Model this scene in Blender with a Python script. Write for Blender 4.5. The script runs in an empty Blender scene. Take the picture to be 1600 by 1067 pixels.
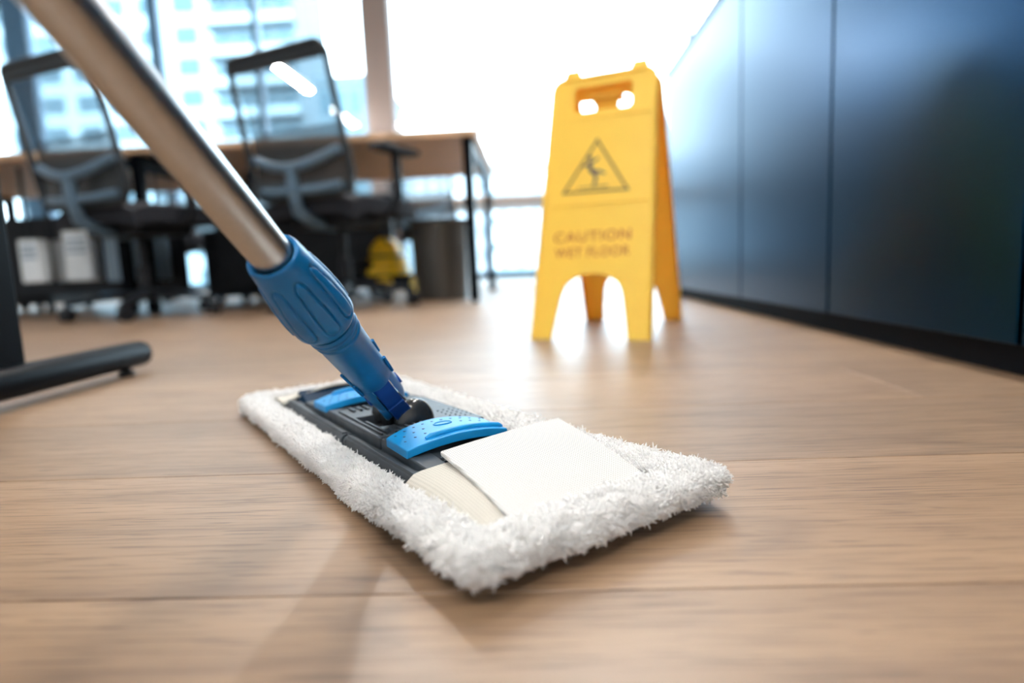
import bpy, bmesh, math, random
import numpy as np
from mathutils import Matrix, Vector, noise

random.seed(7)
rng = np.random.default_rng(11)
scene = bpy.context.scene
COL = scene.collection

# ------------------------------------------------------------------ camera
cam_d = bpy.data.cameras.new('camera')
cam_d.sensor_width = 36.0
cam_d.lens = 21.4457
cam_d.clip_start = 0.02
cam_d.clip_end = 600
cam_d.dof.use_dof = True
cam_d.dof.focus_distance = 0.43
cam_d.dof.aperture_fstop = 2.6
cam = bpy.data.objects.new('camera', cam_d)
COL.objects.link(cam)
CR = Vector((0.99826874, 0.03988973, -0.04322418))
CU = Vector((0.0378165, 0.12757185, 0.99110813))
CF = Vector((-0.04504923, 0.99102686, -0.1258425))
cm = Matrix((CR, CU, -CF)).transposed().to_4x4()
cm.translation = (0, 0, 0.16)
cam.matrix_world = cm
scene.camera = cam

# ------------------------------------------------------------------ sky, exposure
world = bpy.data.worlds.new('sky')
scene.world = world
world.use_nodes = True
bg = world.node_tree.nodes['Background']
bg.inputs[0].default_value = (0.72, 0.89, 1.0, 1)
bg.inputs[1].default_value = 7.0
scene.view_settings.view_transform = 'Standard'
scene.view_settings.look = 'None'
scene.view_settings.exposure = 1.0
scene.view_settings.gamma = 1.0
scene.view_settings.use_curve_mapping = False
LAMP_POWER = 125.0
scene.cycles.max_bounces = 16
scene.cycles.diffuse_bounces = 12
scene.cycles.glossy_bounces = 6
scene.cycles.transmission_bounces = 10
scene.cycles.transparent_max_bounces = 16

WIN_Y = 7.2
CEIL = 3.6
XL, XR, YB = -6.9, 4.2, -3.2

# daylight enters through the glazing (guides sampling of the sky)
pd = bpy.data.lights.new('window_daylight_portal', 'AREA')
pd.shape = 'RECTANGLE'
pd.size = XR - XL
pd.size_y = CEIL
pd.cycles.is_portal = True
po = bpy.data.objects.new('window_daylight_portal', pd)
COL.objects.link(po)
po.location = ((XL + XR) / 2, WIN_Y + 0.25, CEIL / 2)
po.rotation_euler = (math.radians(-90), 0, 0)

# ------------------------------------------------------------------ materials
MATS = {}


def new_mat(name):
    m = bpy.data.materials.new(name)
    m.use_nodes = True
    MATS[name] = m
    nt = m.node_tree
    return m, nt, nt.nodes['Principled BSDF']


def mat(name, col, rough=0.5, metal=0.0, spec=0.5, var=0.06, scale=30.0, bump=0.0, coat=0.0, coat_rough=0.1):
    m, nt, b = new_mat(name)
    n = nt.nodes.new('ShaderNodeTexNoise')
    n.inputs['Scale'].default_value = scale
    n.inputs['Detail'].default_value = 4
    tc = nt.nodes.new('ShaderNodeTexCoord')
    nt.links.new(tc.outputs['Object'], n.inputs['Vector'])
    r = nt.nodes.new('ShaderNodeValToRGB')
    r.color_ramp.elements[0].position = 0.3
    r.color_ramp.elements[1].position = 0.7
    r.color_ramp.elements[0].color = tuple(max(0, c * (1 - var)) for c in col) + (1,)
    r.color_ramp.elements[1].color = tuple(min(1, c * (1 + var)) for c in col) + (1,)
    nt.links.new(n.outputs['Fac'], r.inputs[0])
    nt.links.new(r.outputs[0], b.inputs['Base Color'])
    b.inputs['Roughness'].default_value = rough
    b.inputs['Metallic'].default_value = metal
    b.inputs['Specular IOR Level'].default_value = spec
    b.inputs['Coat Weight'].default_value = coat
    b.inputs['Coat Roughness'].default_value = coat_rough
    if bump > 0:
        bp = nt.nodes.new('ShaderNodeBump')
        bp.inputs['Strength'].default_value = bump
        bp.inputs['Distance'].default_value = 0.0006
        nt.links.new(n.outputs['Fac'], bp.inputs['Height'])
        nt.links.new(bp.outputs[0], b.inputs['Normal'])
    return m


def wood_mat(name, light, mid, dark, rough=0.36, seams=False, spec=0.45):
    m, nt, b = new_mat(name)
    L = nt.links.new
    tc = nt.nodes.new('ShaderNodeTexCoord')
    oi = nt.nodes.new('ShaderNodeObjectInfo')
    mul = nt.nodes.new('ShaderNodeMath'); mul.operation = 'MULTIPLY'; mul.inputs[1].default_value = 37.0
    L(oi.outputs['Random'], mul.inputs[0])
    cb = nt.nodes.new('ShaderNodeCombineXYZ')
    L(mul.outputs[0], cb.inputs[0]); L(mul.outputs[0], cb.inputs[1])
    add = nt.nodes.new('ShaderNodeVectorMath'); add.operation = 'ADD'
    L(tc.outputs['Object'], add.inputs[0]); L(cb.outputs[0], add.inputs[1])

    def nz(sx, sy, detail, dist=0.0, rough_=0.55):
        mp = nt.nodes.new('ShaderNodeMapping')
        mp.inputs['Scale'].default_value = (sx, sy, 4.0)
        L(add.outputs[0], mp.inputs[0])
        t = nt.nodes.new('ShaderNodeTexNoise')
        t.inputs['Scale'].default_value = 1.0
        t.inputs['Detail'].default_value = detail
        t.inputs['Distortion'].default_value = dist
        t.inputs['Roughness'].default_value = rough_
        L(mp.outputs[0], t.inputs[0])
        return t
    n1 = nz(1.6, 14, 4, 0.8)
    n2 = nz(11, 260, 3, 0.25, 0.7)
    n3 = nz(4.5, 70, 5, 0.9, 0.65)
    # growth rings (cathedral figure) - banded distortion of a broad noise
    n4 = nz(0.9, 6.5, 2, 0.3)
    sc = nt.nodes.new('ShaderNodeMath'); sc.operation = 'MULTIPLY'; sc.inputs[1].default_value = 16.0
    L(n4.outputs['Fac'], sc.inputs[0])
    fr = nt.nodes.new('ShaderNodeMath'); fr.operation = 'PINGPONG'; fr.inputs[1].default_value = 1.0
    L(sc.outputs[0], fr.inputs[0])
    rr = nt.nodes.new('ShaderNodeMapRange')
    rr.inputs['From Min'].default_value = 0.74; rr.inputs['From Max'].default_value = 1.0
    L(fr.outputs[0], rr.inputs[0])
    r1 = nt.nodes.new('ShaderNodeValToRGB')
    r1.color_ramp.elements[0].position = 0.33; r1.color_ramp.elements[0].color = mid + (1,)
    r1.color_ramp.elements[1].position = 0.62; r1.color_ramp.elements[1].color = light + (1,)
    L(n1.outputs['Fac'], r1.inputs[0])

    def mixto(prev, fac_node, lo, hi, amount, col):
        mr = nt.nodes.new('ShaderNodeMapRange')
        mr.inputs['From Min'].default_value = lo; mr.inputs['From Max'].default_value = hi
        mr.inputs['To Min'].default_value = 0; mr.inputs['To Max'].default_value = amount
        L(fac_node, mr.inputs[0])
        mx = nt.nodes.new('ShaderNodeMix'); mx.data_type = 'RGBA'
        L(mr.outputs[0], mx.inputs['Factor']); L(prev, mx.inputs['A'])
        mx.inputs['B'].default_value = col + (1,)
        return mx.outputs['Result']
    c = mixto(r1.outputs[0], n3.outputs['Fac'], 0.54, 0.74, 0.22, dark)
    c = mixto(c, n2.outputs['Fac'], 0.50, 0.70, 0.50, dark)
    n5 = nz(16, 400, 2, 0.3, 0.6)
    c = mixto(c, n5.outputs['Fac'], 0.57, 0.63, 0.6, dark)
    c = mixto(c, rr.outputs[0], 0.0, 1.0, 0.36, dark)
    # plank to plank tone
    hv = nt.nodes.new('ShaderNodeHueSaturation')
    mv = nt.nodes.new('ShaderNodeMapRange')
    mv.inputs['To Min'].default_value = 0.9; mv.inputs['To Max'].default_value = 1.08
    L(oi.outputs['Random'], mv.inputs[0]); L(mv.outputs[0], hv.inputs['Value'])
    L(c, hv.inputs['Color'])
    L(hv.outputs[0], b.inputs['Base Color'])
    b.inputs['Specular IOR Level'].default_value = spec
    mr = nt.nodes.new('ShaderNodeMapRange')
    mr.inputs['To Min'].default_value = rough - 0.05; mr.inputs['To Max'].default_value = rough + 0.1
    L(n2.outputs['Fac'], mr.inputs[0]); L(mr.outputs[0], b.inputs['Roughness'])
    bp = nt.nodes.new('ShaderNodeBump')
    bp.inputs['Strength'].default_value = 0.3; bp.inputs['Distance'].default_value = 0.0006
    bp.invert = True
    L(n2.outputs['Fac'], bp.inputs['Height']); L(bp.outputs[0], b.inputs['Normal'])
    return m


def fabric_mat(name, col, pitch=0.0016, transl=0.25, dark=0.42):
    """open-weave cloth: grid of threads with small holes between, in object space"""
    m, nt, b = new_mat(name)
    L = nt.links.new
    tc = nt.nodes.new('ShaderNodeTexCoord')
    sep = nt.nodes.new('ShaderNodeSeparateXYZ')
    L(tc.outputs['Object'], sep.inputs[0])
    outs = []
    for k in (0, 1):
        mm = nt.nodes.new('ShaderNodeMath'); mm.operation = 'MULTIPLY'; mm.inputs[1].default_value = 2 * math.pi / pitch
        L(sep.outputs[k], mm.inputs[0])
        si = nt.nodes.new('ShaderNodeMath'); si.operation = 'SINE'
        L(mm.outputs[0], si.inputs[0]); outs.append(si)
    mx = nt.nodes.new('ShaderNodeMath'); mx.operation = 'MAXIMUM'
    L(outs[0].outputs[0], mx.inputs[0]); L(outs[1].outputs[0], mx.inputs[1])
    mr = nt.nodes.new('ShaderNodeMapRange')
    mr.inputs['From Min'].default_value = -0.6; mr.inputs['From Max'].default_value = 0.3
    L(mx.outputs[0], mr.inputs[0])
    rp = nt.nodes.new('ShaderNodeValToRGB')
    rp.color_ramp.elements[0].color = tuple(c * dark for c in col) + (1,)
    rp.color_ramp.elements[1].color = col + (1,)
    L(mr.outputs[0], rp.inputs[0]); L(rp.outputs[0], b.inputs['Base Color'])
    b.inputs['Roughness'].default_value = 0.85
    b.inputs['Specular IOR Level'].default_value = 0.2
    bp = nt.nodes.new('ShaderNodeBump'); bp.inputs['Strength'].default_value = 0.5
    bp.inputs['Distance'].default_value = 0.0005
    L(mr.outputs[0], bp.inputs['Height']); L(bp.outputs[0], b.inputs['Normal'])
    tr = nt.nodes.new('ShaderNodeBsdfTranslucent'); tr.inputs[0].default_value = col + (1,)
    ms = nt.nodes.new('ShaderNodeMixShader'); ms.inputs[0].default_value = transl
    out = nt.nodes['Material Output']
    L(b.outputs[0], ms.inputs[1]); L(tr.outputs[0], ms.inputs[2]); L(ms.outputs[0], out.inputs[0])
    return m


def seethrough_mat(name, col, opacity, rough=0.6, glossy=False):
    m, nt, b = new_mat(name)
    L = nt.links.new
    b.inputs['Base Color'].default_value = col + (1,)
    b.inputs['Roughness'].default_value = rough
    t = nt.nodes.new('ShaderNodeBsdfTransparent')
    ms = nt.nodes.new('ShaderNodeMixShader')
    out = nt.nodes['Material Output']
    if glossy:
        g = nt.nodes.new('ShaderNodeBsdfGlossy'); g.inputs['Roughness'].default_value = 0.02
        fz = nt.nodes.new('ShaderNodeFresnel'); fz.inputs[0].default_value = 1.45
        t.inputs[0].default_value = col + (1,)
        L(fz.outputs[0], ms.inputs[0]); L(t.outputs[0], ms.inputs[1]); L(g.outputs[0], ms.inputs[2])
    else:
        nz = nt.nodes.new('ShaderNodeTexNoise'); nz.inputs['Scale'].default_value = 60
        mr = nt.nodes.new('ShaderNodeMapRange')
        mr.inputs['To Min'].default_value = opacity - 0.05; mr.inputs['To Max'].default_value = opacity + 0.05
        L(nz.outputs[0], mr.inputs[0]); L(mr.outputs[0], ms.inputs[0])
        L(t.outputs[0], ms.inputs[1]); L(b.outputs[0], ms.inputs[2])
    L(ms.outputs[0], out.inputs[0])
    return m


def emit_mat(name, col, strength):
    m, nt, b = new_mat(name)
    b.inputs['Base Color'].default_value = (0.9, 0.9, 0.9, 1)
    b.inputs['Emission Color'].default_value = col + (1,)
    b.inputs['Emission Strength'].default_value = strength
    return m


M_FLOOR = wood_mat('oak_floor', (0.285, 0.178, 0.102), (0.222, 0.134, 0.074), (0.078, 0.040, 0.020), rough=0.42, spec=0.95)
M_DESK = wood_mat('oak_desk', (0.74, 0.49, 0.30), (0.64, 0.41, 0.24), (0.42, 0.25, 0.13), rough=0.5)
M_GAP = mat('plank_gap', (0.10, 0.065, 0.04), 0.8)
M_WALL = mat('wall_paint', (0.78, 0.79, 0.80), 0.85, var=0.02, scale=6)
M_CEIL = mat('ceiling_paint', (0.82, 0.83, 0.84), 0.9, var=0.02, scale=6)
M_MULL = mat('window_frame_blue', (0.05, 0.13, 0.22), 0.45)
M_COLUMN = mat('column_plaster', (0.27, 0.215, 0.20), 0.7, var=0.04)
M_GLASS = seethrough_mat('window_glass', (0.95, 0.985, 1.0), 0, glossy=True)
M_CAB = mat('cabinet_navy_satin', (0.002, 0.033, 0.080), 0.28, metal=1.0, var=0.08, scale=300)
M_CABTOP = mat('cabinet_top_navy', (0.02, 0.03, 0.045), 0.4, spec=0.5)
M_PLINTH = mat('plinth_black', (0.004, 0.005, 0.008), 0.6, spec=0.08)
M_BLACK = mat('black_plastic', (0.006, 0.008, 0.012), 0.5, var=0.2, spec=0.3)
M_BLACKMETAL = mat('black_powder_coat', (0.001, 0.0015, 0.003), 0.35, var=0.15, spec=0.05)
M_FRAME = mat('chair_frame_grey', (0.02, 0.024, 0.028), 0.5, spec=0.3)
M_BRACKET = mat('chair_bracket_blue_grey', (0.085, 0.15, 0.22), 0.45)
M_SEAT = mat('seat_fabric_black', (0.008, 0.010, 0.016), 0.9)
M_MESH = seethrough_mat('chair_back_mesh', (0.035, 0.055, 0.075), 0.52)
M_MESHD = seethrough_mat('chair_back_mesh_dense', (0.03, 0.036, 0.04), 0.84)
M_CHROME = mat('chrome', (0.6, 0.62, 0.65), 0.2, metal=1.0)
M_WHITE = mat('white_enamel', (0.72, 0.78, 0.82), 0.4, var=0.03)
M_GREYBLUE = mat('grey_blue_enamel', (0.22, 0.32, 0.42), 0.45, var=0.05)
M_YEL = mat('sign_yellow', (1.0, 0.71, 0.10), 0.42, var=0.03, scale=20, spec=0.45)
_nt = M_YEL.node_tree
_tl = _nt.nodes.new('ShaderNodeBsdfTranslucent'); _tl.inputs[0].default_value = (1.0, 0.55, 0.02, 1)
_ms = _nt.nodes.new('ShaderNodeMixShader'); _ms.inputs[0].default_value = 0.22
_nt.links.new(_nt.nodes['Principled BSDF'].outputs[0], _ms.inputs[1]); _nt.links.new(_tl.outputs[0], _ms.inputs[2])
_nt.links.new(_ms.outputs[0], _nt.nodes['Material Output'].inputs[0])
M_YELV = mat('vacuum_yellow', (0.98, 0.62, 0.02), 0.35, var=0.04)
M_SIGNINK = mat('sign_dark_print', (0.07, 0.05, 0.045), 0.6)
M_SIGNLINE = mat('sign_brown_print', (0.22, 0.12, 0.03), 0.6)
M_SIGNRED = mat('sign_red_brown_print', (0.50, 0.12, 0.02), 0.6)
M_SIGNFIG = mat('sign_blue_black_print', (0.03, 0.045, 0.075), 0.6)
M_BIN = mat('bin_dark_plastic', (0.045, 0.042, 0.038), 0.35, var=0.15, scale=8)
M_ALU = mat('brushed_aluminium', (0.47, 0.455, 0.435), 0.34, metal=1.0, var=0.03, scale=240)
M_BLUE = mat('blue_plastic', (0.001, 0.125, 0.33), 0.38, var=0.10, scale=60, spec=0.4, bump=0.05)
M_BLUED = mat('deep_blue_plastic', (0.002, 0.06, 0.28), 0.42, var=0.10, scale=60)
M_BLUEL = mat('bright_blue_plastic', (0.004, 0.24, 0.56), 0.38, var=0.05, scale=60, spec=0.35)
M_PLATE = mat('charcoal_plastic', (0.036, 0.045, 0.055), 0.42, var=0.22, scale=90, bump=0.08, spec=0.4)
M_WEDGE = mat('dark_navy_plastic', (0.002, 0.018, 0.045), 0.6, spec=0.1)
M_DOME = mat('glossy_charcoal', (0.018, 0.020, 0.022), 0.22, var=0.2, scale=140)
M_DOT = mat('dark_blue_dimple', (0.004, 0.05, 0.16), 0.6)
M_CLOTH = fabric_mat('white_mesh_cloth', (0.80, 0.795, 0.78), 0.0020)
M_CREAM = fabric_mat('cream_mesh_cloth', (0.70, 0.67, 0.60), 0.0022, dark=0.68)
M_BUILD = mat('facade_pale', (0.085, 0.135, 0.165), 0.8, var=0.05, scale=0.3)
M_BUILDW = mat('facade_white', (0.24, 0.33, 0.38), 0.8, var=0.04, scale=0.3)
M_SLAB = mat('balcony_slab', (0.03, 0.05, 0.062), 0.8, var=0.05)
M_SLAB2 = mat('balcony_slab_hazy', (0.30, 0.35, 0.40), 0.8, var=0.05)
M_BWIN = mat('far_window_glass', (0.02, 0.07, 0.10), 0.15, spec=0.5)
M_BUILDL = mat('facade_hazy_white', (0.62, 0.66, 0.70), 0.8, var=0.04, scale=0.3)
M_GROUND = mat('street_ground', (0.35, 0.36, 0.36), 0.9, var=0.1, scale=0.4)
M_LED = emit_mat('led_diffuser', (1.0, 0.965, 0.92), LAMP_POWER)
M_TERRY, _nt, _b = new_mat('terry_pile_white')
_b.inputs['Base Color'].default_value = (0.90, 0.89, 0.87, 1)
_b.inputs['Roughness'].default_value = 0.95
_b.inputs['Specular IOR Level'].default_value = 0.1
_tn = _nt.nodes.new('ShaderNodeTexNoise'); _tn.inputs['Scale'].default_value = 90
_tr = _nt.nodes.new('ShaderNodeValToRGB')
_tr.color_ramp.elements[0].color = (0.97, 0.965, 0.955, 1); _tr.color_ramp.elements[1].color = (0.99, 0.988, 0.985, 1)
_tc = _nt.nodes.new('ShaderNodeTexCoord')
_nt.links.new(_tc.outputs['Object'], _tn.inputs[0])
_nt.links.new(_tn.outputs[0], _tr.inputs[0]); _nt.links.new(_tr.outputs[0], _b.inputs['Base Color'])
_tl = _nt.nodes.new('ShaderNodeBsdfTranslucent'); _tl.inputs[0].default_value = (0.99, 0.985, 0.98, 1)
_ms = _nt.nodes.new('ShaderNodeMixShader'); _ms.inputs[0].default_value = 0.5
_nt.links.new(_b.outputs[0], _ms.inputs[1]); _nt.links.new(_tl.outputs[0], _ms.inputs[2])
_nt.links.new(_ms.outputs[0], _nt.nodes['Material Output'].inputs[0])


# ------------------------------------------------------------------ mesh helpers
class MB:
    def __init__(s):
        s.v = []; s.f = []

    def add(s, v, f, T=None):
        o = len(s.v)
        if T is not None:
            v = [tuple(T @ Vector(p)) for p in v]
        s.v += [tuple(p) for p in v]
        s.f += [tuple(i + o for i in q) for q in f]
        return s

    def box(s, x0, x1, y0, y1, z0, z1, T=None):
        v = [(x0, y0, z0), (x1, y0, z0), (x1, y1, z0), (x0, y1, z0), (x0, y0, z1), (x1, y0, z1), (x1, y1, z1), (x0, y1, z1)]
        f = [(0, 3, 2, 1), (4, 5, 6, 7), (0, 1, 5, 4), (1, 2, 6, 5), (2, 3, 7, 6), (3, 0, 4, 7)]
        return s.add(v, f, T)

    def hexa(s, lo, hi, T=None):
        """8 corners: lower quad and upper quad (counter-clockwise seen from above)"""
        f = [(3, 2, 1, 0), (4, 5, 6, 7), (0, 1, 5, 4), (1, 2, 6, 5), (2, 3, 7, 6), (3, 0, 4, 7)]
        return s.add(list(lo) + list(hi), f, T)

    def lathe(s, prof, n=32, T=None, fn=None, cap=True):
        v = []; f = []
        for (r, z) in prof:
            for k in range(n):
                a = 2 * math.pi * k / n
                rr = r if fn is None else fn(r, z, a)
                v.append((rr * math.cos(a), rr * math.sin(a), z))
        m = len(prof)
        for i in range(m - 1):
            for k in range(n):
                k2 = (k + 1) % n
                f.append((i * n + k, i * n + k2, (i + 1) * n + k2, (i + 1) * n + k))
        if cap:
            f.append(tuple(reversed(range(n))))
            f.append(tuple((m - 1) * n + k for k in range(n)))
        return s.add(v, f, T)

    def tube(s, path, r, n=10, closed=False, T=None, flat=1.0):
        P = [Vector(p) for p in path]
        m = len(P)
        v = []; f = []
        prev = None
        for i, p in enumerate(P):
            if closed:
                t = P[(i + 1) % m] - P[i - 1]
            else:
                t = P[min(i + 1, m - 1)] - P[max(i - 1, 0)]
            t.normalize()
            if prev is None:
                ref = Vector((0, 0, 1)) if abs(t.z) < 0.9 else Vector((1, 0, 0))
                a = t.cross(ref).normalized()
            else:
                a = (prev - t * prev.dot(t)).normalized()
            prev = a
            b = t.cross(a)
            ri = r[i] if isinstance(r, (list, tuple)) else r
            for k in range(n):
                th = 2 * math.pi * k / n
                v.append(tuple(p + a * (math.cos(th) * ri) + b * (math.sin(th) * ri * flat)))
        for i in range(m if closed else m - 1):
            j = (i + 1) % m
            for k in range(n):
                k2 = (k + 1) % n
                f.append((i * n + k, i * n + k2, j * n + k2, j * n + k))
        if not closed:
            f.append(tuple(reversed(range(n))))
            f.append(tuple((m - 1) * n + k for k in range(n)))
        return s.add(v, f, T)

    def sheet(s, fn, nu, nv, thick, T=None):
        """fn(u,v)->(x,y,z), closed slab with thickness along -z"""
        v = []; f = []
        for lay in (0, 1):
            for i in range(nu + 1):
                for j in range(nv + 1):
                    p = fn(i / nu, j / nv)
                    v.append((p[0], p[1], p[2] - lay * thick))
        w = nv + 1; o = (nu + 1) * w
        for i in range(nu):
            for j in range(nv):
                a = i * w + j
                f.append((a, a + w, a + w + 1, a + 1))
                f.append((o + a, o + a + 1, o + a + w + 1, o + a + w))
        for i in range(nu):
            a = i * w; f.append((a, o + a, o + a + w, a + w))
            a = i * w + nv; f.append((a, a + w, o + a + w, o + a))
        for j in range(nv):
            a = j; f.append((a, a + 1, o + a + 1, o + a))
            a = nu * w + j; f.append((a, o + a, o + a + 1, a + 1))
        return s.add(v, f, T)

    def ball(s, c, rx, ry, rz, nu=20, nv=12, lo=-math.pi / 2, T=None):
        v = []; f = []
        for i in range(nv + 1):
            ph = lo + (math.pi / 2 - lo) * i / nv
            for k in range(nu):
                th = 2 * math.pi * k / nu
                v.append((c[0] + rx * math.cos(ph) * math.cos(th), c[1] + ry * math.cos(ph) * math.sin(th), c[2] + rz * math.sin(ph)))
        for i in range(nv):
            for k in range(nu):
                k2 = (k + 1) % nu
                f.append((i * nu + k, i * nu + k2, (i + 1) * nu + k2, (i + 1) * nu + k))
        f.append(tuple(reversed(range(nu))))
        f.append(tuple(nv * nu + k for k in range(nu)))
        return s.add(v, f, T)

    def mesh(s, name, m):
        me = bpy.data.meshes.new(name)
        me.from_pydata(s.v, [], s.f)
        bm = bmesh.new(); bm.from_mesh(me)
        bmesh.ops.remove_doubles(bm, verts=bm.verts, dist=1e-7)
        bmesh.ops.recalc_face_normals(bm, faces=bm.faces)
        bm.to_mesh(me); bm.free()
        me.materials.append(m)
        return me

    def build(s, name, m, parent=None, bevel=0.0, smooth=None, T=None, seg=2):
        me = s.mesh(name, m)
        return place(name, me, parent, bevel, smooth, T, seg)


def place(name, me, parent=None, bevel=0.0, smooth=None, T=None, seg=2):
    o = bpy.data.objects.new(name, me)
    COL.objects.link(o)
    if parent is not None:
        o.parent = parent
    if T is not None:
        o.matrix_local = T
    if smooth is not None or bevel > 0:
        me.shade_smooth()
        me.set_sharp_from_angle(angle=math.radians(smooth if smooth else 40))
    if bevel > 0:
        b = o.modifiers.new('bevel', 'BEVEL')
        b.width = bevel; b.segments = seg; b.limit_method = 'ANGLE'; b.angle_limit = math.radians(35)
        b.harden_normals = True
    return o


def empty(name, loc=(0, 0, 0), rz=0.0):
    o = bpy.data.objects.new(name, None)
    COL.objects.link(o)
    o.empty_display_size = 0.05
    o.location = loc
    o.rotation_euler = (0, 0, rz)
    return o


def tag(o, label=None, cat=None, group=None, kind=None):
    if label: o['label'] = label
    if cat: o['category'] = cat
    if group: o['group'] = group
    if kind: o['kind'] = kind
    return o


def structure(o, label=None, cat=None):
    return tag(o, label, cat, kind='structure')


def copy_tree(o, parent=None):
    c = o.copy()
    COL.objects.link(c)
    c.parent = parent
    for ch in list(o.children):
        copy_tree(ch, c)
    return c


def outline_mesh(name, outer, holes, depth, m, bevel=0.0):
    """flat outline with holes in local XY, thickness along Z (centred)"""
    cu = bpy.data.curves.new(name, 'CURVE')
    cu.dimensions = '2D'; cu.fill_mode = 'BOTH'
    cu.extrude = depth / 2 - bevel; cu.bevel_depth = bevel; cu.bevel_resolution = 2
    cu.offset = -bevel
    for poly in [outer] + holes:
        sp = cu.splines.new('POLY')
        sp.points.add(len(poly) - 1)
        for q, (x, y) in zip(sp.points, poly):
            q.co = (x, y, 0, 1)
        sp.use_cyclic_u = True
    return curve_to_mesh(name, cu, m)


def curve_to_mesh(name, cu, m):
    t = bpy.data.objects.new('tmp', cu)
    COL.objects.link(t)
    dg = bpy.context.evaluated_depsgraph_get()
    me = bpy.data.meshes.new_from_object(t.evaluated_get(dg))
    COL.objects.unlink(t)
    bpy.data.objects.remove(t)
    me.name = name
    me.materials.clear(); me.materials.append(m)
    return me


def text_mesh(name, txt, size, depth, m, spacing=1.0):
    cu = bpy.data.curves.new(name, 'FONT')
    cu.body = txt; cu.size = size; cu.extrude = depth / 2
    cu.align_x = 'CENTER'; cu.align_y = 'CENTER'
    cu.space_character = spacing
    cu.offset = 0.0004
    return curve_to_mesh(name, cu, m)


def arc(cx, cy, r, a0, a1, n, ry=None):
    ry = r if ry is None else ry
    return [(cx + r * math.cos(math.radians(a0 + (a1 - a0) * i / n)), cy + ry * math.sin(math.radians(a0 + (a1 - a0) * i / n))) for i in range(n + 1)]


# ================================================================== SETTING
PX0, PX1 = -3.6, 0.75
ROW = 0.186
Y0 = 0.468
K0, K1 = -6, 17
PY0, PY1 = Y0 + K0 * ROW, Y0 + K1 * ROW
fl = MB()
fl.box(XL, XR, YB, WIN_Y + 0.3, -0.12, -0.011)
fl.box(XL, XR, YB, PY0, -0.0115, 0)
fl.box(XL, XR, PY1, WIN_Y + 0.3, -0.0115, 0)
fl.box(XL, PX0, PY0, PY1, -0.0115, 0)
fl.box(PX1, XR, PY0, PY1, -0.0115, 0)
floor = structure(fl.build('floor', M_FLOOR), 'light oak plank floor of the office', 'floor')
PL = 1.45
cache = {}


def plank(x0, x1, k):
    ln = round(x1 - x0, 3)
    if ln not in cache:
        mb = MB()
        g = 0.0006; ch = 0.0003
        a, b = -ln / 2 + g, ln / 2 - g
        c, d = -ROW / 2 + g, ROW / 2 - g
        lo = [(a, c, -0.011), (b, c, -0.011), (b, d, -0.011), (a, d, -0.011)]
        md = [(a, c, -ch), (b, c, -ch), (b, d, -ch), (a, d, -ch)]
        hi = [(a + ch, c + ch, 0), (b - ch, c + ch, 0), (b - ch, d - ch, 0), (a + ch, d - ch, 0)]
        v = lo + md + hi
        f = [(3, 2, 1, 0), (8, 9, 10, 11)]
        for o_ in (0, 4):
            for i in range(4):
                j = (i + 1) % 4
                f.append((o_ + i, o_ + j, o_ + 4 + j, o_ + 4 + i))
        mb.add(v, f)
        cache[ln] = mb.mesh('plank', M_FLOOR)
    o = bpy.data.objects.new('plank', cache[ln])
    COL.objects.link(o)
    o.parent = floor
    o.location = ((x0 + x1) / 2, Y0 + (k + 0.5) * ROW, 0)


joints = {-2: 0.62, -1: -0.93, 0: 0.66, 1: 0.41, 2: -0.35, 3: 0.28, 4: -0.75, 5: 0.05}
for k in range(K0, K1):
    j = joints.get(k, random.uniform(-1.4, 0.6))
    cuts = [PX0]
    x = j
    while x > PX0:
        x -= PL
    x += PL
    while x < PX1 - 0.06:
        if x > PX0 + 0.06:
            cuts.append(x)
        x += PL
    cuts.append(PX1)
    for a, b in zip(cuts, cuts[1:]):
        plank(a, b, k)

structure(MB().box(XL, XR, YB, WIN_Y + 0.3, CEIL, CEIL + 0.15).build('ceiling', M_CEIL), 'white office ceiling above the desks', 'ceiling')
structure(MB().box(XL - 0.15, XL, YB, WIN_Y + 0.3, -0.12, CEIL).build('wall_left', M_WALL), 'pale wall on the left of the office', 'wall')
structure(MB().box(XR, XR + 0.15, YB, WIN_Y + 0.3, -0.12, CEIL).build('wall_right', M_WALL), 'pale wall on the right of the office', 'wall')
structure(MB().box(XL - 0.15, XR + 0.15, YB - 0.15, YB, -0.12, CEIL).build('wall_rear', M_WALL), 'pale wall at the rear of the office', 'wall')

# window wall: mullions from floor to ceiling with a pane between each pair
mull = [(-6.9, -6.82), (-6.02, -5.74), (-4.31, -4.20), (-3.115, -3.055), (-1.86, -1.54), (-0.62, -0.585), (1.76, 1.80), (3.2, 3.26), (4.14, 4.2)]
wn = 0
tr = 0
for i, (a, b) in enumerate(mull):
    if i == 4:
        structure(MB().box(a, b, WIN_Y - 0.12, WIN_Y + 0.12, 0, CEIL).build('column', M_COLUMN, bevel=0.01), 'brown grey column standing between the tall windows', 'column')
    else:
        structure(MB().box(a, b, WIN_Y - 0.05, WIN_Y + 0.07, 0, CEIL).build('trim_%d' % (tr + 1), M_MULL, bevel=0.006), 'dark blue window mullion', 'mullion')['group'] = 'window mullions'
        tr += 1
    if i < len(mull) - 1:
        a2 = mull[i + 1][0]
        wn += 1
        w = structure(empty('window_%d' % wn, ((b + a2) / 2, WIN_Y, 0)), 'tall glazed window bay of the office', 'window')
        w['group'] = 'window bays'
        hw = (a2 - b) / 2
        MB().box(-hw, hw, -0.004, 0.004, 0.08, CEIL - 0.05).build('pane', M_GLASS, w)
        MB().box(-hw, hw, -0.04, 0.05, 0.0, 0.08).build('bottom_rail', M_MULL, w)
        MB().box(-hw, hw, -0.04, 0.05, CEIL - 0.05, CEIL).build('top_rail', M_MULL, w)

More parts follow.
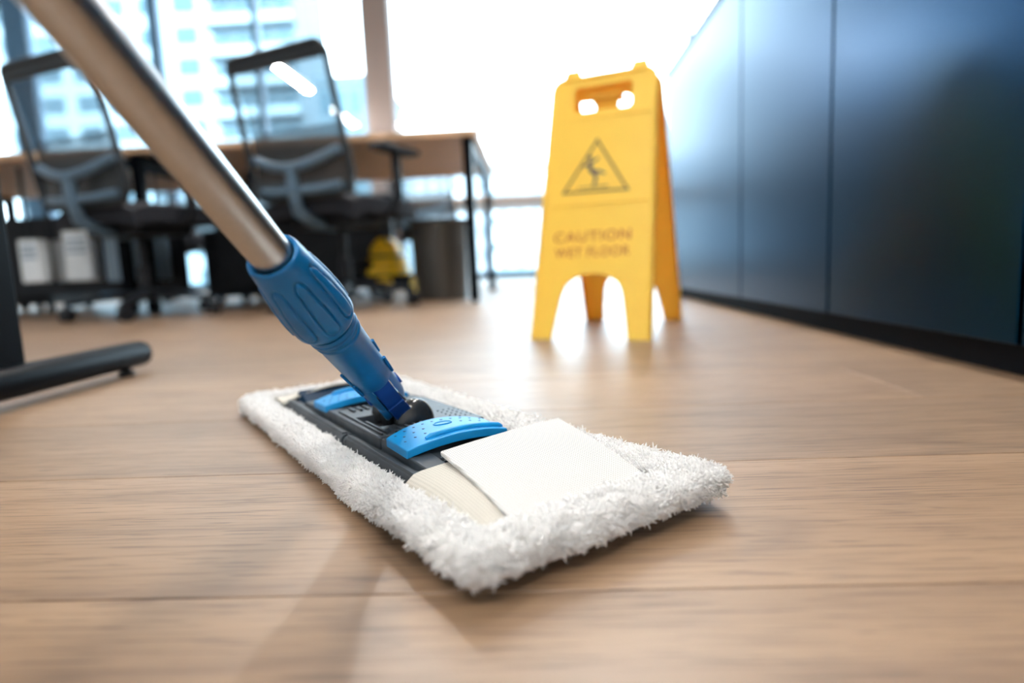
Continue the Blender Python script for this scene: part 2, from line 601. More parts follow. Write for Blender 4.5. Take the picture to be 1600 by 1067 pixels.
# outdoors
structure(MB().box(-160, 160, WIN_Y + 0.4, 300, -14.3, -14.0).build('ground', M_GROUND), 'pale street level outside the windows', 'ground')


def building(name, x0, x1, y, depth, top, floors, cols, body, label, slab=True, base=-14.0, blank=0):
    root = empty(name, ((x0 + x1) / 2, y + depth / 2, base))
    tag(root, label, 'building', 'buildings outside the office windows')
    hw, hd = (x1 - x0) / 2, depth / 2
    H = top - base
    MB().box(-hw, hw, -hd, hd, 0, H).build('wall', body, root)
    fh = H / floors
    cw = 2 * hw / cols
    ww, wh = cw * 0.62, fh * 0.55
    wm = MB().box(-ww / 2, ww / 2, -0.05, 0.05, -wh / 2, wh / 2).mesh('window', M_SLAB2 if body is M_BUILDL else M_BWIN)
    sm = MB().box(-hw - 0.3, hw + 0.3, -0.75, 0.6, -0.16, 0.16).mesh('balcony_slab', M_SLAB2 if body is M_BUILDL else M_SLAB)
    rm = MB().box(-hw - 0.25, hw + 0.25, -0.72, -0.66, 0.16, 1.0).mesh('railing', M_BUILDW)
    for fi in range(floors):
        z = fi * fh
        if z + base < -9:
            continue
        for c in range(cols):
            if c < blank:
                continue
            o = bpy.data.objects.new('window', wm); COL.objects.link(o); o.parent = root
            o.location = (-hw + cw * (c + 0.5), -hd - 0.02, z + fh * 0.55)
        if slab:
            o = bpy.data.objects.new('balcony', sm); COL.objects.link(o); o.parent = root
            o.location = (0, -hd - 0.3, z)
            r = bpy.data.objects.new('railing', rm); COL.objects.link(r); r.parent = o
    MB().box(-hw - 0.2, hw + 0.2, -hd - 0.2, hd + 0.2, H, H + 0.6).build('roof_parapet', body, root)
    return root


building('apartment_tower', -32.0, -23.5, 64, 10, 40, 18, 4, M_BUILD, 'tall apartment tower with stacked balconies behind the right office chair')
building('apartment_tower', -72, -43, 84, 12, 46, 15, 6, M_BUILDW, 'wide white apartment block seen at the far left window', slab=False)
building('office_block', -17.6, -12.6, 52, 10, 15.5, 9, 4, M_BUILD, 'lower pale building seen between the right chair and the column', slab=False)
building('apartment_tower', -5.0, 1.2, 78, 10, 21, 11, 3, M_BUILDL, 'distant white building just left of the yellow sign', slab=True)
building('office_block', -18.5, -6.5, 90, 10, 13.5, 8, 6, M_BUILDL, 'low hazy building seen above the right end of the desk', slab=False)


# ================================================================== RUN OF NAVY CABINETS
CX = 0.555
cab_edges = [-0.05, 0.725, 1.195, 1.70, 2.62]
labels = ['navy cabinet front at the right edge of the view', 'broad navy cabinet front with a black joint on each side',
          'narrow navy cabinet front between the two dark joints', 'navy cabinet at the far end beside the yellow sign']
for (a, b), lb in zip(zip(cab_edges, cab_edges[1:]), labels):
    r = empty('base_cabinet', (CX + 0.22, (a + b) / 2, 0))
    tag(r, lb, 'cabinet', 'run of navy cabinets along the right side')
    h = (b - a) / 2
    MB().box(-0.20, 0.24, -h, h, 0.038, 0.878).build('body', M_PLINTH, r)
    MB().box(-0.22, -0.2005, -h + 0.004, h - 0.004, 0.041, 0.876).build('door', M_CAB, r, bevel=0.0012)
    MB().box(-0.195, 0.24, -h, h, 0.0, 0.0378).build('plinth', M_PLINTH, r)
top = MB().box(CX - 0.004, CX + 0.47, cab_edges[0], cab_edges[-1] + 0.004, 0.879, 0.903).build('cabinet_worktop', M_CABTOP, bevel=0.002)
tag(top, 'dark worktop running along the top of the navy cabinets', 'worktop')


# ================================================================== DESKS
def bench_desk(x0, x1, y0, y1, label, z=0.74, darkening_span=None):
    r = empty('bench_desk', ((x0 + x1) / 2, (y0 + y1) / 2, 0))
    tag(r, label, 'desk', 'wooden office desks')
    hx, hy = (x1 - x0) / 2, (y1 - y0) / 2
    MB().box(-hx, hx, -hy, hy, z - 0.028, z).build('tabletop', M_DESK, r, bevel=0.002)
    for sx in (-1, 1):
        for sy in (-1, 1):
            cx, cy = sx * (hx - 0.045), sy * (hy - 0.045)
            MB().box(cx - 0.022, cx + 0.022, cy - 0.022, cy + 0.022, 0.012, z - 0.0285).build('leg', M_BLACKMETAL, r, bevel=0.003)
            MB().lathe([(0.018, 0.0), (0.018, 0.011)], 12).build('foot', M_BLACK, r, T=Matrix.Translation((cx, cy, 0)))
        MB().box(sx * (hx - 0.045) - 0.02, sx * (hx - 0.045) + 0.02, -hy + 0.07, hy - 0.07, z - 0.066, z - 0.0285).build('side_rail', M_BLACKMETAL, r)
    if darkening_span:
        xa, xb = darkening_span
        MB().box(xa - r.location.x, xb - r.location.x, -0.012, 0.012, 0.10, 0.52).build('darkening_panel', M_BLACK, r, bevel=0.003)  # black panel added to darken the view below the desk
        for q in (xa + 0.2, xb - 0.2):
            MB().box(q - r.location.x - 0.015, q - r.location.x + 0.015, -0.009, 0.009, 0.52, z - 0.0285).build('panel_hanger', M_BLACKMETAL, r)
    return r


bench_desk(-1.80, -0.235, 2.68, 3.88, 'oak desk with black legs beside the waste bin', darkening_span=(-1.72, -0.76))
bench_desk(-3.38, -1.815, 2.68, 3.88, 'oak desk with black legs behind the left chair', darkening_span=(-3.30, -1.90))
bench_desk(-1.32, 0.16, 5.28, 6.45, 'oak desk in the back row close to the windows, right one')
bench_desk(-2.82, -1.335, 5.28, 6.45, 'oak desk in the back row close to the windows, left one')


# near desk on the left with round T foot
def t_desk():
    r = empty('standing_desk', (-0.72, 0.76, 0))
    tag(r, 'desk with a black post and round bar foot at the left edge', 'desk')
    MB().box(-1.42, 0.06, -0.40, 0.40, 0.712, 0.74).build('tabletop', M_DESK, r, bevel=0.002)
    for x in (0.0, -1.3):
        MB().box(x - 0.022, x + 0.022, -0.035, 0.035, 0.045, 0.70).build('post', M_BLACKMETAL, r, bevel=0.006)
        MB().box(x - 0.03, x + 0.03, -0.33, 0.33, 0.70, 0.712).build('top_bracket', M_BLACKMETAL, r)
        prof = [(0.004, -0.318), (0.016, -0.316), (0.0205, -0.309), (0.022, -0.30), (0.022, 0.262), (0.0205, 0.271), (0.016, 0.278), (0.004, 0.28)]
        xx = x + 0.022
        T = Matrix.Translation((xx, 0, 0.034)) @ Matrix.Rotation(math.radians(-90), 4, 'X')
        bar = MB().lathe(prof, 28, T=T).build('foot_bar', M_BLACKMETAL, r, smooth=35)
        for y in (-0.27, 0.228):
            MB().lathe([(0.0125, 0.0), (0.0125, 0.008), (0.008, 0.010), (0.008, 0.02)], 14, T=Matrix.Translation((xx, y, 0))).build('glide', M_BLACK, bar, smooth=35)
    return r


t_desk()


# ================================================================== OFFICE CHAIRS
def rounded_loop(w0, w1, h, r, n=6):
    """closed outline, width w0 at the bottom, w1 at the top"""
    pts = []
    for (cx, cz, a0) in ((w0 / 2 - r, r, -90), (w1 / 2 - r * 0.6, h - r * 0.6, 0), (-w1 / 2 + r * 0.6, h - r * 0.6, 90), (-w0 / 2 + r, r, 180)):
        rr = r if cz == r else r * 0.6
        for i in range(n + 1):
            a = math.radians(a0 + 90 * i / n)
            pts.append((cx + rr * math.cos(a), cz + rr * math.sin(a)))
    return pts


def office_chair(label, loc, rz, group='office chairs at the desks'):
    """faces +Y; back is at -Y"""
    r = empty('office_chair', loc, rz)
    tag(r, label, 'chair', group)
    zb, h = 0.46, 0.53

    def back_y(z):   # reclined, gently curved backrest
        t = (z - zb) / h
        return -0.225 - 0.10 * t + 0.035 * math.sin(math.pi * t) * 1.0
    loop = rounded_loop(0.50, 0.48, h, 0.07)
    path = [(x, back_y(zb + z), zb + z) for x, z in loop]
    MB().tube(path, 0.0135, 8, closed=True).build('back_frame', M_FRAME, r, smooth=60)

    def surf(z0, z1, inset):
        def fn(u, v):
            z = zb + z0 + (z1 - z0) * v
            t = (z - zb) / h
            w = (0.50 + (0.48 - 0.50) * t) / 2 - inset
            return (-w + 2 * w * u, back_y(z) + 0.002, z)
        return fn
    mb = MB()

    def vsheet(fn, nu, nv):
        v = []; f = []
        for i in range(nu + 1):
            for j in range(nv + 1):
                v.append(fn(i / nu, j / nv))
        w = nv + 1
        for i in range(nu):
            for j in range(nv):
                a = i * w + j
                f.append((a, a + 1, a + w + 1, a + w))
        return v, f
    v, f = vsheet(surf(0.265, h - 0.012, 0.012), 8, 8)
    mb.add(v, f)
    mb.build('back_mesh', M_MESH, r, smooth=60)
    v, f = vsheet(surf(0.012, 0.265, 0.012), 8, 6)
    MB().add(v, f).build('lumbar_mesh', M_MESHD, r, smooth=60)
    MB().box(-0.225, 0.225, back_y(zb + h - 0.03) - 0.016, back_y(zb + h - 0.03) + 0.012, zb + h - 0.052, zb + h - 0.004).build('top_rail', M_FRAME, r, bevel=0.008)
    # bracket that carries the back: curved yoke and stem
    br = MB()
    yoke = [(-0.215 + 0.43 * i / 12, back_y(zb + 0.13) - 0.018 - 0.035 * math.sin(math.pi * i / 12), zb + 0.165 - 0.055 * math.sin(math.pi * i / 12)) for i in range(13)]
    br.tube(yoke, 0.019, 10)
    stem = [(0, back_y(zb + 0.1) - 0.055, zb + 0.115), (0, back_y(zb) - 0.05, zb + 0.02), (0, back_y(zb) - 0.03, zb - 0.06), (0, -0.16, zb - 0.10), (0, -0.06, zb - 0.105)]
    br.tube(stem, [0.022, 0.024, 0.026, 0.026, 0.024], 10)
    lower = [(-0.20, back_y(zb) - 0.004, zb + 0.035), (-0.1, back_y(zb) - 0.03, zb + 0.022), (0, back_y(zb) - 0.044, zb + 0.02), (0.1, back_y(zb) - 0.03, zb + 0.022), (0.20, back_y(zb) - 0.004, zb + 0.035)]
    br.tube(lower, 0.017, 10)
    br.build('back_bracket', M_BRACKET, r, smooth=60)

    def seat(u, v):
        x = -0.245 + 0.49 * u; y = -0.21 + 0.46 * v
        ex = abs(2 * u - 1); ey = abs(2 * v - 1)
        z = 0.475 - 0.022 * max(0, ex - 0.6) ** 2 / 0.16 - 0.022 * max(0, ey - 0.6) ** 2 / 0.16
        return (x * (1 - 0.06 * ey ** 3), y * (1 - 0.06 * ex ** 3), z)
    MB().sheet(seat, 12, 12, 0.062).build('seat', M_SEAT, r, smooth=50)
    MB().box(-0.16, 0.16, -0.13, 0.13, 0.345, 0.412).build('seat_mechanism', M_BLACK, r, bevel=0.012)
    for sx in (-1, 1):
        a = MB().box(sx * 0.285 - 0.042, sx * 0.285 + 0.042, -0.11, 0.15, 0.635, 0.662).build('armrest', M_BLACK, r, bevel=0.010)
        MB().tube([(sx * 0.285, 0.02, 0.635), (sx * 0.288, 0.02, 0.46), (sx * 0.27, 0.01, 0.40), (sx * 0.14, 0.0, 0.385)], [0.019, 0.022, 0.02, 0.017], 10).build('arm_post', M_BLACK, a, smooth=60)
    MB().lathe([(0.028, 0.10), (0.028, 0.22), (0.017, 0.222), (0.017, 0.36)], 16).build('gas_lift', M_BLACK, r, smooth=40)
    MB().lathe([(0.03, 0.07), (0.045, 0.075), (0.045, 0.115), (0.03, 0.125)], 20).build('hub', M_BLACK, r, smooth=40)
    cast = MB()
    for s in (-1, 1):
        cast.lathe([(0.012, -0.008), (0.027, -0.008), (0.029, -0.004), (0.029, 0.004), (0.027, 0.008), (0.012, 0.008)], 16,
                   T=Matrix.Translation((s * 0.013, 0, 0.029)) @ Matrix.Rotation(math.radians(90), 4, 'Y'))
    cast.box(-0.005, 0.005, -0.012, 0.012, 0.029, 0.07)
    cm_ = cast.mesh('caster', M_BLACK)
    cm_.shade_smooth(); cm_.set_sharp_from_angle(angle=math.radians(40))
    for k in range(5):
        a = math.radians(72 * k + 18)
        c, s = math.cos(a), math.sin(a)
        arm = MB().tube([(0.03 * c, 0.03 * s, 0.10), (0.16 * c, 0.16 * s, 0.092), (0.30 * c, 0.30 * s, 0.072)], [0.026, 0.021, 0.015], 8, flat=0.7).build('base_arm', M_BLACK, r, smooth=60)
        o = bpy.data.objects.new('caster', cm_); COL.objects.link(o); o.parent = arm
        o.location = (0.295 * c, 0.295 * s, 0); o.rotation_euler = (0, 0, a + 0.6)
    return r


ch = office_chair('black mesh office chair directly left of the column, back turned to the camera', (-0.84, 2.67, 0), math.radians(-22))
spots = [((-1.70, 2.605, 0), -19, 'black mesh office chair at the far left edge, back turned to the camera'),
         ((-1.25, 4.30, 0), 172, 'office chair on the window side of the desk, behind the right chair'),
         ((-2.55, 4.33, 0), 188, 'office chair on the window side of the desk, behind the left chair'),
         ((-0.80, 4.95, 0), -12, 'office chair at the back desk row, above the waste bin'),
         ((-2.1, 4.98, 0), 14, 'office chair at the back desk row, left one')]
for loc, a, lb in spots:
    c = copy_tree(ch)
    c.location = loc; c.rotation_euler = (0, 0, math.radians(a)); c['label'] = lb


# ------------------------------------------------------------------ pedestals under the desks
def pedestal(loc, rz, w, d, h, body, label, n=3):
    r = empty('drawer_pedestal', loc, rz)
    tag(r, label, 'drawer unit', 'drawer pedestals under the desks')
    MB().box(-w / 2, w / 2, -d / 2, d / 2, 0.045, h).build('body', body, r, bevel=0.004)
    fh = (h - 0.07) / n
    for i in range(n):
        z0 = 0.055 + i * fh
        dr = MB().box(-w / 2 + 0.008, w / 2 - 0.008, -d / 2 - 0.014, -d / 2 - 0.0005, z0, z0 + fh - 0.008).build('drawer', body, r, bevel=0.003)
        MB().box(-0.06, 0.06, -d / 2 - 0.026, -d / 2 - 0.0145, z0 + fh * 0.6, z0 + fh * 0.6 + 0.012).build('handle', M_CHROME, dr, bevel=0.002)
    for sx in (-1, 1):
        for sy in (-1, 1):
            MB().lathe([(0.02, 0.0), (0.02, 0.044)], 12, T=Matrix.Translation((sx * (w / 2 - 0.05), sy * (d / 2 - 0.05), 0))).build('caster', M_BLACK, r)
    return r


pedestal((-1.62, 3.60, 0), 0.0, 0.5, 0.4, 0.42, M_BLACK, 'black drawer unit under the desk behind the mop handle')
pedestal((-3.0, 3.60, 0), 0.0, 0.42, 0.4, 0.42, M_BLACK, 'black drawer unit under the desk at the far left')


def hung_computer(x, y, w, z0, z1, body, label):
    r = empty('computer_tower', (x, y, z0))
    tag(r, label, 'computer', 'computers hung under the desks')
    h = z1 - z0
    MB().box(-w / 2, w / 2, -0.19, 0.19, 0.0, h).build('case', body, r, bevel=0.006)
    for k in range(3):
        zz = h * (0.55 + 0.12 * k)
        MB().box(-w / 2 + 0.015, w / 2 - 0.015, -0.192, -0.1905, zz, zz + 0.014).build('drive_slot', M_GREYBLUE, r)
    for yy in (-0.12, 0.12):
        st = MB()
        st.box(-w / 2 - 0.004, -w / 2 - 0.0005, yy - 0.012, yy + 0.012, -0.004, 0.7115 - z0)
        st.box(w / 2 + 0.0005, w / 2 + 0.004, yy - 0.012, yy + 0.012, -0.004, 0.7115 - z0)
        st.box(-w / 2 - 0.004, w / 2 + 0.004, yy - 0.012, yy + 0.012, -0.004, -0.0005)
        st.build('hanger_strap', M_BLACK, r)
    return r


hung_computer(-2.36, 2.97, 0.10, 0.17, 0.37, M_WHITE, 'white computer case hung under the desk, left of the chair stem')
hung_computer(-2.13, 2.97, 0.13, 0.17, 0.40, M_WHITE, 'wide white computer case hung under the desk behind the left chair')
hung_computer(-1.96, 2.97, 0.08, 0.16, 0.41, M_GREYBLUE, 'slim grey blue computer case hung under the desk')


# ------------------------------------------------------------------ waste bin
def waste_bin():
    r = empty('waste_bin', (-0.475, 3.06, 0))
    r.scale = (1.04, 1.04, 1.03)
    tag(r, 'round dark grey waste bin standing under the desk end', 'bin')
    prof = [(0.118, 0.0), (0.122, 0.004), (0.145, 0.362), (0.149, 0.366), (0.149, 0.374), (0.145, 0.377), (0.140, 0.374), (0.117, 0.012), (0.02, 0.010)]
    MB().lathe(prof, 48, cap=False).add([(0.118 * math.cos(2 * math.pi * k / 48), 0.118 * math.sin(2 * math.pi * k / 48), 0.0) for k in range(48)], [tuple(range(48))]).build('bucket', M_BIN, r, smooth=40)
    MB().tube([(0.150 * math.cos(2 * math.pi * k / 40), 0.150 * math.sin(2 * math.pi * k / 40), 0.372) for k in range(40)], 0.006, 8, closed=True).build('rim', M_BIN, r, smooth=60)
    MB().tube([(0.1385 * math.cos(2 * math.pi * k / 40), 0.1385 * math.sin(2 * math.pi * k / 40), 0.24) for k in range(40)], 0.003, 6, closed=True).build('band', M_BIN, r, smooth=60)


waste_bin()


# ------------------------------------------------------------------ vacuum cleaner
def vacuum():
    r = empty('vacuum_cleaner', (-0.795, 3.24, 0), math.radians(-20))
    r.scale = (0.95, 0.95, 1.05)
    tag(r, 'small yellow and black vacuum cleaner beside the waste bin', 'vacuum cleaner')
    MB().ball((0, 0, 0.155), 0.12, 0.15, 0.115, 28, 14, lo=-1.1).build('body', M_BLACK, r, smooth=50)
    MB().ball((0.015, -0.02, 0.225), 0.082, 0.105, 0.088, 24, 10, lo=0.0).build('dust_cover', M_YELV, r, smooth=50)

    def side(u, v):
        a = math.radians(-100 + 115 * u)
        z = 0.125 + 0.085 * v
        rr = 0.134 - 0.02 * v
        return (rr * math.cos(a), (rr + 0.028) * math.sin(a), z)
    v = []; f = []
    nu, nv = 16, 5
    for lay, off in ((0, 1.0), (1, 0.9)):
        for i in range(nu + 1):
            for j in range(nv + 1):
                p = side(i / nu, j / nv)
                v.append((p[0] * off, p[1] * off, p[2]))
    w = nv + 1; o = (nu + 1) * w
    for i in range(nu):
        for j in range(nv):
            a = i * w + j
            f.append((a, a + w, a + w + 1, a + 1)); f.append((o + a, o + a + 1, o + a + w + 1, o + a + w))
    for i in range(nu):
        a = i * w; f.append((a, o + a, o + a + w, a + w)); a += nv; f.append((a, a + w, o + a + w, o + a))
    for j in range(nv):
        f.append((j, j + 1, o + j + 1, o + j)); a = nu * w + j; f.append((a, o + a, o + a + 1, a + 1))
    MB().add(v, f).build('side_panel', M_YELV, r, smooth=50)
    for s in (-1, 1):
        wh = MB().lathe([(0.012, -0.016), (0.06, -0.016), (0.066, -0.010), (0.066, 0.010), (0.06, 0.016), (0.012, 0.016)], 24,
                        T=Matrix.Translation((s * 0.118, 0.06, 0.066)) @ Matrix.Rotation(math.radians(90), 4, 'Y')).build('wheel', M_BLACK, r, smooth=40)
        MB().lathe([(0.004, -0.003), (0.044, -0.003), (0.044, 0.003), (0.004, 0.003)], 20,
                   T=Matrix.Translation((s * 0.137, 0.06, 0.066)) @ Matrix.Rotation(math.radians(90), 4, 'Y')).build('wheel_cap', M_YELV, wh, smooth=40)
    MB().ball((0.06, -0.125, 0.085), 0.05, 0.035, 0.032, 16, 10).build('front_bumper', M_YELV, r, smooth=50)
    MB().tube([(-0.07, 0.06, 0.262), (-0.05, 0.02, 0.315), (0.0, -0.02, 0.335), (0.05, -0.06, 0.305), (0.065, -0.08, 0.245)], 0.011, 8).build('carry_handle', M_BLACK, r, smooth=60)
    hose = [(0.0, -0.13, 0.18), (-0.06, -0.22, 0.17), (-0.16, -0.24, 0.10), (-0.26, -0.18, 0.045), (-0.36, -0.08, 0.032), (-0.44, 0.05, 0.026), (-0.40, 0.2, 0.023)]
    pts = []
    for i in range(len(hose) - 1):
        for k in range(6):
            t = k / 6
            p0, p1, p2, p3 = [Vector(hose[max(0, min(len(hose) - 1, i + d))]) for d in (-1, 0, 1, 2)]
            pts.append(tuple(0.5 * ((2 * p1) + (p2 - p0) * t + (2 * p0 - 5 * p1 + 4 * p2 - p3) * t * t + (3 * p1 - p0 - 3 * p2 + p3) * t ** 3)))
    MB().tube(pts, [0.017 + 0.003 * (i % 2) for i in range(len(pts))], 10).build('hose', M_BLACK, r, smooth=60)
    MB().box(-0.52, -0.30, 0.16, 0.25, 0.0, 0.035).build('floor_nozzle', M_GREYBLUE, r, bevel=0.008)


vacuum()


# ------------------------------------------------------------------ linear LED pendants
def pendant(x, y, z, length, label):
    r = empty('pendant_lamp', (x, y, z))
    tag(r, label, 'lamp', 'linear pendant lamps of the office')
    hl = length / 2
    MB().box(-0.035, 0.035, -hl, hl, 0.0, 0.05).build('housing', M_WHITE, r, bevel=0.004)
    MB().box(-0.030, 0.030, -hl + 0.01, hl - 0.01, -0.012, -0.0005).build('diffuser', M_LED, r, bevel=0.004)
    for s in (-1, 1):
        MB().tube([(0, s * hl * 0.8, 0.05), (0, s * hl * 0.8, CEIL - z)], 0.0015, 6).build('cable', M_CHROME, r)
    return r


p0 = pendant(-2.39, 6.35, 2.12, 0.95, 'lit linear pendant lamp seen through the mesh of the right chair')
unseen_pendants = [(-2.39, 3.3, 'unseen linear pendant lamp added above the left chair'), (-0.85, 3.3, 'unseen linear pendant lamp added above the desk end'),
        (0.54, 3.3, 'unseen linear pendant lamp added beyond the far end of the navy cabinets'), (0.54, 1.5, 'unseen linear pendant lamp above the navy cabinets'),
        (0.54, -1.2, 'unseen linear pendant lamp added behind the camera on the right'), (-0.85, -1.2, 'unseen linear pendant lamp added behind the camera in the middle')]
for x, y, lb in unseen_pendants:  # unseen copies placed to brighten the foreground and steer the shadows
    c = copy_tree(p0)
    c.location = (x, y, 2.75); c['label'] = lb
    for k in c.children:
        if k.name.startswith('cable'):
            k.scale = (1, 1, (CEIL - 2.75) / (CEIL - 2.12)); k.location.z = 0.05 * (1 - k.scale[2])


# ================================================================== WET FLOOR SIGN
def caution_sign():
    A = Vector((-0.0202, 1.2863, 0)); s = Vector((0.93119, -0.36453, 0)); n = Vector((0.36453, 0.93119, 0))
    W, OFF, HGT = 0.2552, 0.19, 0.576
    LEN = math.hypot(OFF, HGT)
    root = empty('wet_floor_sign', tuple(A + s * (W / 2) + n * OFF), 0)
    tag(root, 'yellow folding caution wet floor sign standing on the floor', 'sign')
    back = Vector((0, 0, 1))
    inv = Matrix.Translation(-root.location)

    def frame(front):
        if front:
            l = (n * OFF + Vector((0, 0, HGT))).normalized()
            z = s.cross(l)            # outward, towards the viewer
            M = Matrix((s, l, z)).transposed().to_4x4(); M.translation = A
        else:
            OB = 0.235
            l = (-n * OB + Vector((0, 0, HGT))).normalized()
            x = -s
            z = x.cross(l)
            M = Matrix((x, l, z)).transposed().to_4x4(); M.translation = A + s * W + n * (OFF + OB)
        return inv @ M

    def outline(front):
        pts = [(0.0, 0.0), (0.047, 0.0)]
        pts += [(0.056, 0.056), (0.0625, 0.093)]
        pts += [(0.1275 - 0.062 * math.cos(math.radians(a)), 0.098 + 0.042 * math.sin(math.radians(a))) for a in range(10, 171, 10)]
        pts += [(0.1925, 0.093), (0.199, 0.056), (0.208, 0.0), (W, 0.0)]
        x1 = 0.2430
        pts += [(x1, 0.565)]
        pts += [(x1 - 0.03 + 0.03 * math.cos(math.radians(a)), 0.572 + 0.030 * math.sin(math.radians(a))) for a in range(0, 91, 15)]
        for c in (0.203, 0.052):
            pts += [(c + 0.020, 0.602), (c + 0.0155, 0.618), (c - 0.0155, 0.618), (c - 0.020, 0.602)]
        pts += [(0.0045 + 0.03 + 0.03 * math.cos(math.radians(a)), 0.572 + 0.030 * math.sin(math.radians(a))) for a in range(90, 181, 15)]
        pts += [(0.0045, 0.565)]
        return pts
    hole = [(0.066, 0.512), (0.183, 0.512), (0.189, 0.518), (0.189, 0.565), (0.183, 0.571), (0.066, 0.571), (0.060, 0.565), (0.060, 0.518)]
    T = frame(True) @ Matrix.Translation((0, 0, -0.004))
    fp = place('front_panel', outline_mesh('front_panel', outline(True), [hole], 0.006, M_YEL, 0.0012), root, smooth=35, T=T)
    holesB = [arc(0.088, 0.546, 0.017, 0, 345, 23, 0.020), [(0.160, 0.528), (0.192, 0.528), (0.192, 0.560), (0.160, 0.560)]]
    TB = frame(False) @ Matrix.Translation((0, 0, -0.004))
    bp = place('back_panel', outline_mesh('back_panel', outline(False), holesB, 0.006, M_YEL, 0.0012), root, smooth=35, T=TB)
    for P in (fp, bp):
        # raised edge beads and the moulded bands across the panel
        for pts in ([(0.006, 0.01, 0.003), (0.010, 0.56, 0.003)], [(0.249, 0.01, 0.003), (0.238, 0.56, 0.003)]):
            MB().tube(pts, 0.0035, 8).build('edge_bead', M_YEL, P, smooth=60)
        for y in (0.4965, 0.2975):
            MB().box(0.012, 0.238, y - 0.004, y + 0.004, 0.002, 0.0048).build('band', M_YEL, P, bevel=0.0015)
        sk = MB()
        for (xa, xb) in ((0.0, 0.0045), (W, 0.2430)):
            sg = 1 if xa == 0 else -1
            sk.hexa([(xa, 0.0, -0.018), (xa + sg * 0.003, 0.0, -0.018), (xb + sg * 0.003, 0.56, -0.018), (xb, 0.56, -0.018)] if sg > 0 else
                    [(xa - 0.003, 0.0, -0.018), (xa, 0.0, -0.018), (xb, 0.56, -0.018), (xb - 0.003, 0.56, -0.018)],
                    [(xa, 0.0, 0.0), (xa + sg * 0.003, 0.0, 0.0), (xb + sg * 0.003, 0.56, 0.0), (xb, 0.56, 0.0)] if sg > 0 else
                    [(xa - 0.003, 0.0, 0.0), (xa, 0.0, 0.0), (xb, 0.56, 0.0), (xb - 0.003, 0.56, 0.0)])
        sk.build('side_flange', M_YEL, P)
    # hinge across the top
    MB().tube([tuple(inv @ (A + s * 0.03 + n * (OFF - 0.002) + Vector((0, 0, HGT - 0.012)))), tuple(inv @ (A + s * 0.215 + n * (OFF - 0.002) + Vector((0, 0, HGT - 0.012))))], 0.005, 10).build('hinge_pin', M_YEL, root, smooth=60)
    MB().box(0.088, 0.162, 0.556, 0.566, -0.05, -0.02).build('carry_grip', M_YEL, fp, bevel=0.003)
    # warning triangle, slipping figure and lettering (flush print)
    zt = 0.0032
    ap, bl, brr = Vector((0.1195, 0.4450)), Vector((0.0470, 0.3215)), Vector((0.1960, 0.3190))
    c = (ap + bl + brr) / 3
    inner = [tuple(c + (q - c) * 0.875) for q in (ap, bl, brr)]
    place('warning_triangle', outline_mesh('warning_triangle', [tuple(ap), tuple(bl), tuple(brr)], [inner], 0.0006, M_SIGNLINE), fp, T=Matrix.Translation((0, 0, zt)))
    dots = MB()
    for q in (ap, bl, brr):
        e = c + (q - c) * 0.93
        dots.lathe([(0.0034, 0), (0.0034, 0.0006)], 12, T=Matrix.Translation((e.x, e.y, zt)))
    dots.build('triangle_corner_dot', M_SIGNINK, fp)
    fg = MB()

    def limb(pts, r):
        fg.tube([(x, y, zt + 0.0002) for x, y in pts], r, 8, flat=0.12)
    limb([(0.1065, 0.3935), (0.1065, 0.3860), (0.1085, 0.3740), (0.1145, 0.3655)], [0.0032, 0.0046, 0.0048, 0.0042])   # torso
    limb([(0.1065, 0.3875), (0.0950, 0.3835), (0.0865, 0.3805)], [0.0028, 0.0024, 0.0018])                             # left arm
    limb([(0.1085, 0.3890), (0.1175, 0.3935), (0.1265, 0.4000)], [0.0028, 0.0024, 0.0018])                             # right arm
    limb([(0.1140, 0.3665), (0.1215, 0.3590), (0.1205, 0.3440), (0.1175, 0.3360)], [0.0042, 0.0036, 0.0032, 0.0028])   # standing leg
    limb([(0.1140, 0.3670), (0.1265, 0.3680), (0.1345, 0.3645), (0.1415, 0.3615)], [0.0040, 0.0034, 0.0028, 0.0022])   # kicked leg
    fg.lathe([(0.0050, 0), (0.0050, 0.0006)], 16, T=Matrix.Translation((0.1060, 0.4005, zt)))
    fg.build('slipping_figure', M_SIGNFIG, fp, smooth=60)
    MB().add([(0.083, 0.3315, zt), (0.148, 0.3310, zt), (0.151, 0.3340, zt), (0.083, 0.3335, zt), (0.083, 0.3315, zt + 0.0006), (0.148, 0.3310, zt + 0.0006), (0.151, 0.3340, zt + 0.0006), (0.083, 0.3335, zt + 0.0006)],
             [(3, 2, 1, 0), (4, 5, 6, 7), (0, 1, 5, 4), (1, 2, 6, 5), (2, 3, 7, 6), (3, 0, 4, 7)]).build('puddle_line', M_SIGNINK, fp)

    def lettering(nm, txt, x0, x1, y0, y1):
        me = text_mesh(nm, txt, 0.03, 0.0006, M_SIGNRED, 1.12)
        vs = np.array([v.co[:] for v in me.vertices])
        mn, mx = vs.min(0), vs.max(0)
        for v in me.vertices:
            v.co.x = x0 + (v.co.x - mn[0]) / (mx[0] - mn[0]) * (x1 - x0)
            v.co.y = y0 + (v.co.y - mn[1]) / (mx[1] - mn[1]) * (y1 - y0)
        place(nm, me, fp, T=Matrix.Translation((0, 0, zt)))
    lettering('caution_lettering', 'CAUTION', 0.0375, 0.2035, 0.2115, 0.2340)
    lettering('wet_floor_lettering', 'WET FLOOR', 0.0420, 0.2030, 0.1775, 0.1985)


caution_sign()

# ================================================================== MOP
PHI = math.atan2(0.59924503, 0.80056567)
vv = Vector((0.80056567, 0.59924503, 0)); uu = Vector((-0.59924503, 0.80056567, 0))
NC = Vector((-0.04208, 0.27514, 0))
CEN = NC + vv * 0.0935 + uu * 0.258


